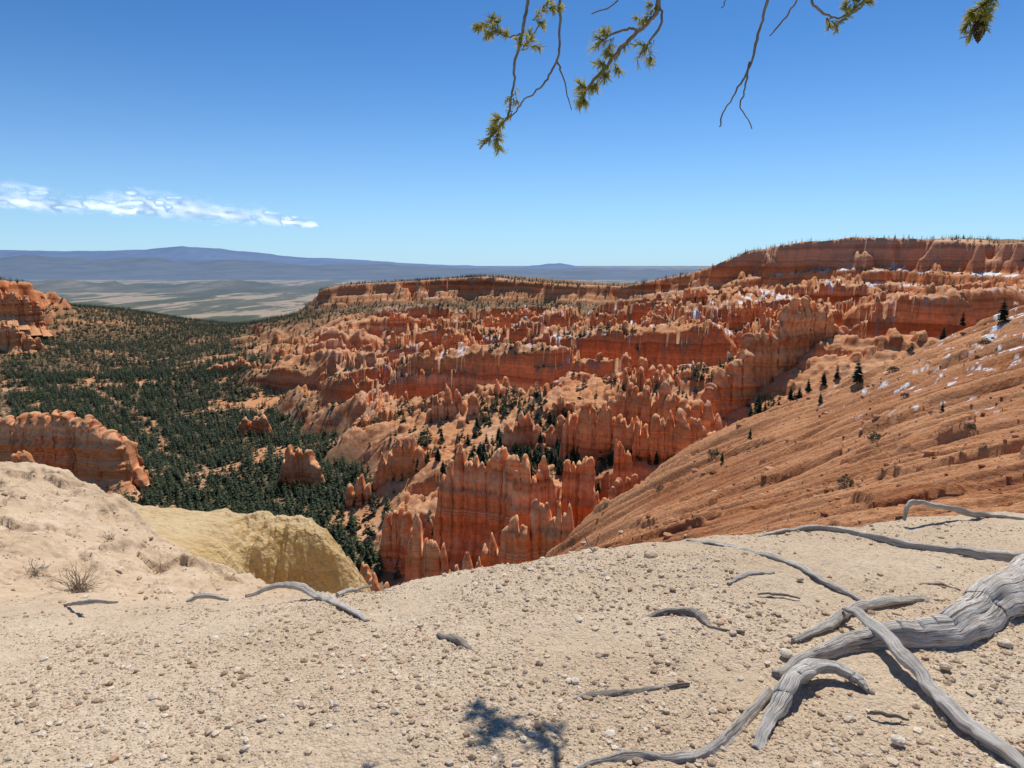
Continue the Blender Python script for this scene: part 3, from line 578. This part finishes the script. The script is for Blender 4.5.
HD=[
('broad fluted orange wall of columns in front of the lower hoodoos, left of centre',[(434,464,520,348),(450,449,516,342),(485,443,514,336),(512,446,512,330),(532,454,512,332)],8,.2,4.2),
('blocky orange fin just right of the broad fluted wall',[(506,464,516,318),(530,452,512,314),(558,458,512,320)],7,.25,4.),
('cluster of red spires at the ridge edge below the broad fluted wall',[(405,540,590,300),(412,516,586,298),(430,510,584,296),(448,524,584,296),(456,545,584,296)],6,.36,3.7),
('jagged row of tall red spires rising behind the ridge edge at centre',[(474,542,590,292),(500,518,586,290),(522,500,580,287),(545,492,574,284),(566,478,570,282),(582,498,562,280)],6.5,.3,3.8),
('low red fin standing between the two spire groups at the ridge edge',[(448,560,592,280),(468,545,592,280),(490,552,592,278)],4.5,.4,3.4),
('long red wall with vertical columns above the right part of the basin',[(592,420,482,436),(610,404,480,430),(650,406,480,416),(690,412,484,400),(728,428,482,390)],8.5,.18,4.6),
('stepped red fin in front of the long red wall',[(556,446,516,380),(580,426,512,374),(612,424,508,366),(650,440,504,358)],8,.2,4.4),
('dark red lower wall beside the dirt slope crest',[(624,454,512,352),(660,436,504,346),(700,438,494,342),(726,456,482,338)],7.5,.2,4.4),
('single stout red tower left of the dark red lower wall',[(608,452,518,338),(622,430,516,336),(638,450,516,336)],6.5,.22,4.),
('pair of red pillars rising right of the blocky orange fin',[(556,470,530,327),(578,446,526,322),(600,456,526,320)],6.5,.26,4.),
('crumbling orange fin low against the foot of the dirt slope',[(582,500,545,300),(604,480,540,300),(626,470,532,302),(644,478,526,302)],6.5,.25,4.),
('large sunlit orange wall joining the dirt slope at right',[(696,392,428,425),(735,362,422,436),(765,342,418,446),(800,326,410,456),(840,324,400,466),(856,344,396,470)],11,.18,6.5),
('upper red wall behind the large sunlit orange wall',[(596,390,416,560),(640,376,414,550),(690,372,414,540),(734,370,408,530)],10,.22,6.),
('row of dark red spires with two tall towers across the middle distance',[(436,345,378,820),(446,328,378,815),(460,324,378,815),(474,336,378,810),(520,342,376,805),(575,338,374,800),(622,332,376,790),(648,346,380,780)],12,.28,8.),
('red wall left of the two tall towers in the middle distance',[(372,350,372,900),(392,338,370,895),(418,336,370,890),(436,346,372,885)],10,.28,8.),
('short red comb of spires right of the middle distance row',[(655,352,390,720),(680,340,388,715),(712,345,386,705),(745,338,384,695)],11,.3,7.),
('tall red castle like wall under the high plateau',[(720,318,352,900),(760,308,352,900),(800,302,345,890),(832,310,345,880)],14,.25,9.),
('low craggy red ridge stepping down from the left edge of the valley',[(-80,404,492,445),(-30,408,492,440),(10,414,490,438),(40,410,487,436),(72,412,485,432),(98,418,482,430),(122,432,482,428),(146,458,482,426)],14,.22,7.5),
('small dark red tower at the foot of the left ridge',[(8,446,492,405),(24,440,492,404),(40,454,492,404)],7,.3,5.),
('low orange fins peeking over the yellow mound at left',[(96,502,530,360),(130,497,530,356),(165,503,530,352),(200,506,530,350)],6,.4,4.5),
('red tower standing at the lower edge of the forest',[(276,466,500,470),(292,452,500,468),(312,456,500,466),(330,468,500,464)],8,.3,5.),
('low red fin right of the forest edge tower',[(345,490,520,420),(358,480,520,418),(376,488,520,416)],6,.4,4.),
('flat topped red fin on the pale slopes right of the forest',[(348,440,462,560),(366,428,462,558),(392,432,462,556),(405,446,462,554)],8,.28,5.5),
('slim red fins close to the ridge edge above the yellow mound',[(345,560,605,290),(360,546,605,288),(378,560,605,286),(396,552,605,284)],5,.5,3.6),
('row of orange knobs below the broad fluted wall',[(380,505,548,350),(398,498,548,345),(418,508,548,342)],6,.4,4.2),
('orange fin on the spur left of the middle towers',[(300,352,372,1000),(330,346,372,1000),(365,352,372,990)],11,.3,9.),
('broken red ridge crossing the basin centre',[(470,392,425,640),(500,380,425,635),(535,386,425,630),(565,378,425,622),(590,392,425,615)],9.5,.26,6.),
('red fin pair above the broad fluted wall',[(540,420,446,470),(556,410,446,468),(580,414,446,464)],7.5,.28,4.8),
('long low red fin across the basin above the basin trees',[(520,370,400,715),(560,358,398,710),(605,362,398,700),(650,358,400,690)],10,.26,6.5),
('jagged orange fin behind the broken red ridge',[(410,392,414,690),(440,376,412,690),(470,372,412,685),(500,382,412,680)],9.5,.27,6.5),
('stout orange fin between the broken ridge and the broad fluted wall',[(420,424,462,500),(442,410,460,500),(468,414,460,496),(490,424,460,494)],8.5,.24,5.),
('ragged orange fin below the stout fin, left of the fluted wall',[(368,470,505,430),(388,452,502,428),(410,446,500,426),(432,456,498,424)],7.5,.3,4.6),
('comb of narrow red spires between the fluted wall and the long red wall',[(500,436,470,425),(524,420,468,422),(548,430,468,418),(572,422,470,414),(592,434,472,410)],8,.26,4.5),
('narrow red fin high in the basin trees',[(470,420,450,520),(492,404,448,518),(516,410,448,514),(538,402,446,510),(560,414,446,506)],8.5,.27,5.),
('red spires rising between the long red wall and the upper wall',[(612,400,436,500),(636,386,434,495),(664,392,434,488),(694,384,434,480),(720,396,432,474)],9,.25,5.5),
('red wall of close set columns far back under the mesa at centre',[(480,318,342,1050),(530,308,341,1050),(585,312,341,1040),(630,306,342,1030)],13,.28,8.),
('weathered red wall right of the far columns',[(640,318,352,960),(680,306,350,955),(715,314,350,950)],13,.28,8.),
('small group of red towers far back left of the two tall towers',[(385,322,344,1150),(415,314,342,1150),(448,318,342,1140)],12,.35,9.),
('red outcrop rising from the right margin of the valley forest',[(232,428,448,640),(250,416,448,636),(276,424,448,632)],9,.35,6.),
('red outcrop farther back along the right margin of the forest',[(205,372,388,950),(232,362,388,945),(262,370,388,940)],11,.35,8.),
('banded red cliff at the left edge below the skyline',[(-60,282,318,1320),(-20,280,318,1330),(10,284,320,1340),(28,291,322,1350),(46,306,324,1370)],16,.35,11.),
('lower red cliff step under the left skyline cliff',[(-50,322,348,1130),(-5,320,348,1140),(24,326,349,1150),(46,336,350,1170)],13,.4,9.),
]
for i,h in enumerate(HD): hoodoo(h[0],h[1],h[2],h[3],h[4],seed=i*31+2)
# ---------------------------------------------------------------- trees
def conifer(seed,layers,per):
    g=np.random.default_rng(seed); V=[];Fc=[]
    for i in range(layers):
        t=(i+g.uniform(-.3,.3))/layers; z=.12+.88*t; r=.235*(1-t)**.75*(.75+.5*g.uniform())+.015
        for k in range(per):
            if g.uniform()<.12: continue
            a=g.uniform(0,6.283); rr=r*g.uniform(.6,1.15); dz=-rr*g.uniform(.1,.55)+.02; w=rr*g.uniform(.28,.5)
            c=np.array([math.cos(a),math.sin(a),0]); s=np.array([-math.sin(a),math.cos(a),0]); b=len(V)
            V+=[c*rr*.05+[0,0,z+.03],c*rr*.6+s*w+[0,0,z+dz*.45],c*rr+[0,0,z+dz],c*rr*.6-s*w+[0,0,z+dz*.5]]
            Fc+=[(b,b+1,b+2),(b,b+2,b+3)]
    return np.array(V),np.array(Fc)
def trunk_vf(h=.9,r=.018,n=6):
    V=[];Fc=[]
    for z,q in((-.06,r*1.3),(.3,r),(h,r*.2)):
        for k in range(n): V.append((q*math.cos(k*6.283/n),q*math.sin(k*6.283/n),z))
    for j in range(2):
        for k in range(n): Fc.append((j*n+k,j*n+(k+1)%n,(j+1)*n+(k+1)%n,(j+1)*n+k))
    return V,Fc
HI=[conifer(i,17,15) for i in range(6)]; LO=[conifer(50+i,8,7) for i in range(6)]
crown_me=[]
for v,f in HI:
    me=raw_mesh('crown',v,f,False); me.materials.append(M['conifer']); crown_me.append(me)
tv,tf=trunk_vf(); trunk_me=bpy.data.meshes.new('trunk'); trunk_me.from_pydata(tv,[],tf); trunk_me.materials.append(M['trunk'])
NC=100000
Yc=np.sqrt(rng.uniform(330**2,2100**2,NC)); u=rng.uniform(-.82,.8,NC); Xc=u*Yc
nv=int(NC*.3); Yc[:nv]=rng.uniform(340,1000,nv); Xc[:nv]=rng.uniform(-.75,.4,nv)*Yc[:nv]
n2=int(NC*.25); Yc[nv:nv+n2]=rng.uniform(900,2100,n2); Xc[nv:nv+n2]=rng.uniform(-.8,.1,n2)*Yc[nv:nv+n2]
Zc,hd,dmw,dmc,dlc=canyon(Xc,Yc,True)
gx=(canyon(Xc+2,Yc)-Zc)/2; gy=(canyon(Xc,Yc+2)-Zc)/2; gr=np.hypot(gx,gy)
ppx,ppy=to_px(Xc,Yc,Zc)
fn=.6*fbm(Xc/70,Yc/70,3,95)+.4*fbm(Xc/24,Yc/24,3,97); fs=fbm(Xc/55,Yc/55,4,98)
trc,_=sdist(TRAIL,Xc+22*(fbm(Xc/40,Yc/40,2,7)-.5),Yc,False)
prob=(1-hd)*(.18+.8*ss(.34,.46,fn))*(.1+.9*ss(2,6,trc))*ss(1.,.7,gr)
prob=np.maximum(prob,hd*ss(1.,.5,gr)*(.10+.75*ss(.45,.55,fs)))
prob=np.maximum(prob,ss(440,330,dmw)*ss(22,50,dmw)*ss(720,560,ppx)*.95*ss(1.1,.7,gr))
prob=np.maximum(prob,ss(80,30,dmw)*ss(8,20,dmw)*ss(1.1,.7,gr)*.75*ss(690,740,ppx))
prob=np.maximum(prob,ss(250,180,dmw)*ss(66,90,dmw)*ss(720,780,ppx)*.8*ss(1.1,.7,gr))
prob=np.maximum(prob,(dmw<0)*(dmc>-90)*.3)
prob=np.maximum(prob,ss(10,30,dlc)*ss(600,450,dlc)*.9*ss(1.1,.7,gr)*ss(10,50,ppx)*(1-hd))
prob=np.maximum(prob,(dlc<0)*(dlc>-120)*.6)
prob=np.where((dmc<-90)|(gr>1.1),0,prob)
prob=np.where((dlc<15)&(dlc>-10),prob*.4,prob)
prob=np.where((Yc>1000)&(hd>.5)&(dmw>440),prob*.65,prob)
k=rng.uniform(0,1,NC)<prob; Xc,Yc,Zc,ppx,ppy,hd,dmw=[a[k] for a in (Xc,Yc,Zc,ppx,ppy,hd,dmw)]
n=len(Xc); Hc=rng.uniform(4.5,11.5,n)*np.where(hd<.5,1.0,.85)
vis=(ppx>0)&(ppx<1024)
zm=Zc+Hc*.6; mx,my=to_px(Xc,Yc,zm)
ridge=np.interp(mx,[0,60,110,150,215,275,340,380,440,520,600,700,1024],[468,473,497,510,515,518,530,585,574,560,545,533,515]); vis&=my<ridge-2
cr_=np.interp(mx,[530,580,640,700,770,850,940,1024],[600,527,486,441,413,386,342,308]); vis&=my<cr_-2
vi=np.where(vis)[0]; vi=vi[np.argsort(-(Hc/Yc)[vi])[:2500]]; ok2=np.ones(len(vi),bool)
for t in np.linspace(.2,.985,50):
    yy=Yc[vi]*t; zz=canyon(Xc[vi]*t,yy); ok2&=~((yy>210)&(zz>zm[vi]*t))
vis[:]=False; vis[vi[ok2]]=True
order=np.argsort(-(Hc/Yc)*vis*np.where(hd>.5,1.5,1.)); ind=order[:286]; ind=ind[vis[ind]]; stuff=np.setdiff1d(np.arange(n),ind)
print('TREES',n,len(ind))
joint=[]
for v,f in HI:
    t=bpy.data.meshes.new('pine_tree'); m=len(v); t.from_pydata(v.tolist()+[list(q) for q in tv],[],[tuple(int(a) for a in q) for q in f]+[tuple(a+m for a in q) for q in tf])
    t.materials.append(M['conifer']); t.materials.append(M['trunk'])
    for p in t.polygons:
        if p.index>=len(f): p.material_index=1
    joint.append(t)
def add_tree(loc,h,label,group,i,parts):
    if parts:
        o=link('pine_tree',None,None,None,loc); link('crown',crown_me[i%6],None,o); link('trunk',trunk_me,None,o)
    else: o=link('pine_tree',joint[i%6],None,None,loc)
    w=random.uniform(.9,1.35); o.scale=(h*w,h*w,h); o.rotation_euler[2]=random.uniform(0,6.28); tag(o,label,'tree',group)
for j,i in enumerate(ind):
    if hd[i]<.5: lab,gp='dark green conifer in the forest on the valley floor at left','conifers on the valley floor'
    else: lab,gp='dark green conifer growing among the red hoodoos of the basin','conifers among the hoodoos'
    add_tree(Vector((Xc[i],Yc[i],Zc[i]-.3)),Hc[i],lab,gp,j,j<40)
Vs=[];Fs=[];off=0
for i in stuff:
    v,f=LO[i%6]; a=(i*2.399)%6.283; c,s=math.cos(a),math.sin(a); h=Hc[i]; w=h*(.95+.4*((i*37)%100)/100)
    Vs.append(np.stack([(v[:,0]*c-v[:,1]*s)*w+Xc[i],(v[:,0]*s+v[:,1]*c)*w+Yc[i],v[:,2]*h+Zc[i]-.4],1)); Fs.append(f+off); off+=len(v)
me=raw_mesh('distant_forest',np.concatenate(Vs),np.concatenate(Fs),False)
tag(link('distant_forest',me,M['conifer']),'far conifer woods over the valley and plateau','forest',kind='stuff')
for j,(x,y,hp,lab) in enumerate([(1002,322,25,'tallest conifer on the crest of the dirt slope at right'),(962,326,15,'small conifer on the slope crest left of the tallest one'),
 (857,383,24,'bushy conifer on the slope crest behind the orange wall'),(820,404,12,'tiny conifer on the crest left of the bushy one'),(808,392,15,'slim conifer beside the large sunlit orange wall'),
 (750,440,13,'small conifer halfway down the slope crest'),(722,462,11,'low conifer near the dark red lower wall'),(942,412,11,'lone small conifer in the middle of the dirt slope')]):
    g=on_surf(slope,x,y,45,260)
    if g is None: g=Vector(P(x,y,232))
    add_tree(g,hp/F*g.y,lab,None,j,True)
def shrub(loc,r,label,seed,mat='shrub',n=260):
    g=np.random.default_rng(seed); d=g.normal(0,1,(n,3)); d/=np.linalg.norm(d,axis=1)[:,None]; d[:,2]=np.abs(d[:,2])*.8; c=d*(g.uniform(.35,1,n)**.5)[:,None]*(.7+.5*fbm(d[:,0]*2+5,d[:,1]*2+5,2,seed))[:,None]
    a=g.normal(0,.13,(n,3)); b=g.normal(0,.13,(n,3)); V=np.stack([c,c+a,c+b],1).reshape(-1,3)*r
    tag(link('shrub',raw_mesh('shrub',V,np.arange(n*3).reshape(n,3),False),M[mat],None,loc),label,'shrub')
for j,(x,y,r,lab) in enumerate([(876,442,9,'round grey shrub in the middle of the dirt slope'),(846,484,10,'grey green shrub low on the dirt slope near the ridge'),(905,398,5,'small shrub just below the slope crest'),
 (715,456,8,'grey shrub beside the low conifer on the crest'),(893,372,6,'dark shrub on the slope crest'),(985,345,7,'dark shrub below the snow patch on the slope'),(970,430,6,'brownish shrub on the right of the dirt slope'),(660,490,5,'small shrub at the bottom of the slope crest')]):
    g=on_surf(slope,x,y,45,260)
    if g is not None: shrub(g,r/F*g.y,lab,j+70)
def dry(px,py,hpx,label,seed,n=70):
    g=on_surf(fg,px,py,4.4,14)
    if g is None: return
    h=hpx/F*g.y; r=np.random.default_rng(seed); V=[];Fc=[]
    for i in range(n):
        d=r.normal(0,1,3); d[2]=abs(d[2])*.9+.25; d/=np.linalg.norm(d); p=np.array([r.normal(0,.12),r.normal(0,.12),0])*h; st=h/4
        w=.004
        for q in range(4):
            nd=d+r.normal(0,.28,3); nd/=np.linalg.norm(nd); p2=p+nd*st*r.uniform(.6,1.2); sd=np.cross(nd,r.normal(0,1,3)); sd/=np.linalg.norm(sd)
            b=len(V); V+=[p-sd*w,p+sd*w,p2+sd*w*.8,p2-sd*w*.8]; Fc.append((b,b+1,b+2,b+3)); p=p2; d=nd; w*=.8
    tag(link('dry_shrub',raw_mesh('dry_shrub',np.array(V),np.array(Fc),False),M['dry'],None,g),label,'shrub')
dry(80,592,32,'leafless grey shrub at the foot of the pale left spur',1,110); dry(160,572,26,'sparse dry twigs right of the leafless grey shrub',2,50); dry(35,575,20,'faint dry tuft left of the leafless grey shrub',3,40); dry(110,540,14,'little dry tuft high on the left spur',4,30)
# ---------------------------------------------------------------- plain and far ranges
a=np.linspace(-60000,60000,60); bY=np.concatenate([[900,1500],np.linspace(2000,60000,50)]); Xp,Yp=np.meshgrid(a,bY)
me=raw_mesh('valley_plain',np.stack([Xp,Yp,np.full(Xp.shape,-300.)],-1).reshape(-1,3),grid_faces(*Xp.shape)); upright(me)
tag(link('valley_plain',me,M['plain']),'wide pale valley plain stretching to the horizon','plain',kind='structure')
def mountains(name,label,sky,Yd,depth,seed,mat,zb=-300,jit=1.6):
    a=np.linspace(-1.0,1.0,700); t=np.linspace(0,1,40); T,A=np.meshgrid(t,a,indexing='ij'); Yy=Yd-depth*(1-T); Xx=A*Yd*(1-.3*(1-T)*depth/Yd)
    pxx=512+F*A*1.01; sk=np.interp(pxx,[s[0] for s in sky],[s[1] for s in sky])+jit*(fbm(A*45,A*0,4,seed)-.5); zt=mslope(sk)*Yd
    prof=T**1.3; r=np.abs(2*fbm(A*38+T*.7,T*2.2,4,seed+3)-1)
    z=zb+(zt-zb)*np.clip(prof*(1-.55*(1-T)*(r+.2)),0,1)
    me=raw_mesh(name,np.stack([Xx,Yy,z],-1).reshape(-1,3),grid_faces(*Xx.shape)); upright(me)
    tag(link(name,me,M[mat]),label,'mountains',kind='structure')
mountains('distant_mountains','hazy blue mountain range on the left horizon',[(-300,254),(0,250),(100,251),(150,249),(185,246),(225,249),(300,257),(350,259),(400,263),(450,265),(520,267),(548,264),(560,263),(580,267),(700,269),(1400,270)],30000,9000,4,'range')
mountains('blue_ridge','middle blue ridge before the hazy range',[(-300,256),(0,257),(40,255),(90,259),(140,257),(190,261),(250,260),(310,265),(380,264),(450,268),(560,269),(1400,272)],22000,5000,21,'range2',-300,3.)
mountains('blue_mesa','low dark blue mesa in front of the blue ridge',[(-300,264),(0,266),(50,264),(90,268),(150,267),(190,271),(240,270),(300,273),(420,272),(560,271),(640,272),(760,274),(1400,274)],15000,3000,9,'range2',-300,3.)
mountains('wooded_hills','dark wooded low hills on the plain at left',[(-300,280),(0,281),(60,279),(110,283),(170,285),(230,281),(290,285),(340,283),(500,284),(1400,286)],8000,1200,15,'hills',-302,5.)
# ---------------------------------------------------------------- cloud
pxg=np.linspace(-260,330,420); pyg=np.linspace(160,245,130); PX,PY=np.meshgrid(pxg,pyg); Yd=16000+1500*(fbm(PX/40,PY/20,3,4)-.5)+(245-PY)*30
Vc=np.array([P(a,b,c) for a,b,c in zip(PX.ravel(),PY.ravel(),Yd.ravel())])
c1=np.interp(PX,[-260,0,60,140,220,318],[190,199,207,206,214,225]); hw=np.interp(PX,[-260,0,60,110,180,260,312,322],[20,14,12,15,15,11,5,0.1])
nz_=.5*fbm(PX/46,PY/12,5,12,.6)+.5*fbm(PX/12,PY/6,5,14,.62); q_=(PY-c1)/(hw+1e-3); dn=np.where(q_<0,1+q_,1-q_/.6)
d1=ss(-.25,1.3,np.clip(dn,-1,1)*1.0+(nz_-.5)*1.9)
c2=np.interp(PX,[-260,0,75],[178,184,196]); h2=np.interp(PX,[-260,0,50,75],[10,7,5,.1]); d2=.6*ss(.05,1.3,np.clip(1-np.abs(PY-c2)/h2,-1,1)*.8+(nz_-.5)*2.2)
den=np.clip(np.maximum(d1,d2),0,1)*.8*ss(-250,-200,PX)
me=raw_mesh('cloud',Vc,grid_faces(*PX.shape)); attr(me,'dens',den)
t=NT('cloud_vapour'); t.t.nodes.remove(t.b); df=t.n('ShaderNodeBsdfDiffuse'); df.inputs[0].default_value=(.8,.8,.82,1); tl=t.n('ShaderNodeBsdfTranslucent'); tl.inputs[0].default_value=(.85,.85,.86,1)
a1=t.n('ShaderNodeAddShader'); t.l(df.outputs[0],a1.inputs[0]); t.l(tl.outputs[0],a1.inputs[1]); tp=t.n('ShaderNodeBsdfTransparent'); mx=t.n('ShaderNodeMixShader'); t.l(t.attr('dens'),mx.inputs[0]); t.l(tp.outputs[0],mx.inputs[1]); t.l(a1.outputs[0],mx.inputs[2]); t.l(mx.outputs[0],t.out.inputs[0])
tag(link('cloud',me,t.m),'long thin white cloud bank low over the distant mountains at left','cloud')
# ---------------------------------------------------------------- light, sky, camera
EL=math.radians(60); AZ=math.radians(20)
sd=Vector((math.cos(EL)*math.sin(AZ),math.cos(EL)*math.cos(AZ),math.sin(EL)))
L=bpy.data.lights.new('sun','SUN'); L.energy=4.4; L.angle=math.radians(.4); L.color=(1,.95,.87); so=bpy.data.objects.new('sun',L); C.objects.link(so); so.rotation_euler=sd.to_track_quat('Z','Y').to_euler()
W=bpy.data.worlds.new('World'); S.world=W; W.use_nodes=True; nt=W.node_tree; bg=nt.nodes['Background']; sk=nt.nodes.new('ShaderNodeTexSky'); sk.sky_type='NISHITA'; sk.sun_disc=False
sk.sun_elevation=EL; sk.sun_rotation=AZ; sk.altitude=2400; sk.air_density=1.; sk.dust_density=.2; sk.ozone_density=3.
def vm(op,a,b):
    x=nt.nodes.new('ShaderNodeVectorMath'); x.operation=op; nt.links.new(a,x.inputs[0]); x.inputs[1].default_value=b; return x.outputs[0]
def wm(op,a,b):
    x=nt.nodes.new('ShaderNodeMath'); x.operation=op; x.use_clamp=True; nt.links.new(a,x.inputs[0]); x.inputs[1].default_value=b; return x.outputs[0]
c=vm('MULTIPLY',sk.outputs[0],(.11*.62,.11*.94,.11*1.10)); gm=nt.nodes.new('ShaderNodeGamma'); nt.links.new(c,gm.inputs[0]); gm.inputs[1].default_value=1.2
tc=nt.nodes.new('ShaderNodeTexCoord'); sx=nt.nodes.new('ShaderNodeSeparateXYZ'); nt.links.new(tc.outputs['Generated'],sx.inputs[0])
mr=nt.nodes.new('ShaderNodeMapRange'); nt.links.new(sx.outputs[2],mr.inputs[0]); mr.inputs[1].default_value=0; mr.inputs[2].default_value=.34; mr.inputs[3].default_value=1; mr.inputs[4].default_value=0
hz=wm('MULTIPLY',wm('POWER',mr.outputs[0],2.4),.8)
mxn=nt.nodes.new('ShaderNodeMix'); mxn.data_type='RGBA'; nt.links.new(hz,mxn.inputs[0]); nt.links.new(gm.outputs[0],mxn.inputs[6]); mxn.inputs[7].default_value=(.48,.68,.88,1)
c=vm('MULTIPLY',mxn.outputs[2],(1/.12,1/.12,1/.12)); nt.links.new(c,bg.inputs[0]); bg.inputs[1].default_value=.126
cam=bpy.data.cameras.new('camera'); cam.sensor_width=36; cam.lens=F/1024*36; cam.clip_start=.05; cam.clip_end=150000; o=bpy.data.objects.new('camera',cam); C.objects.link(o); o.rotation_euler=(math.radians(90)-TH,0,0); S.camera=o
S.view_settings.view_transform='Standard'; S.view_settings.look='None'; S.view_settings.exposure=0
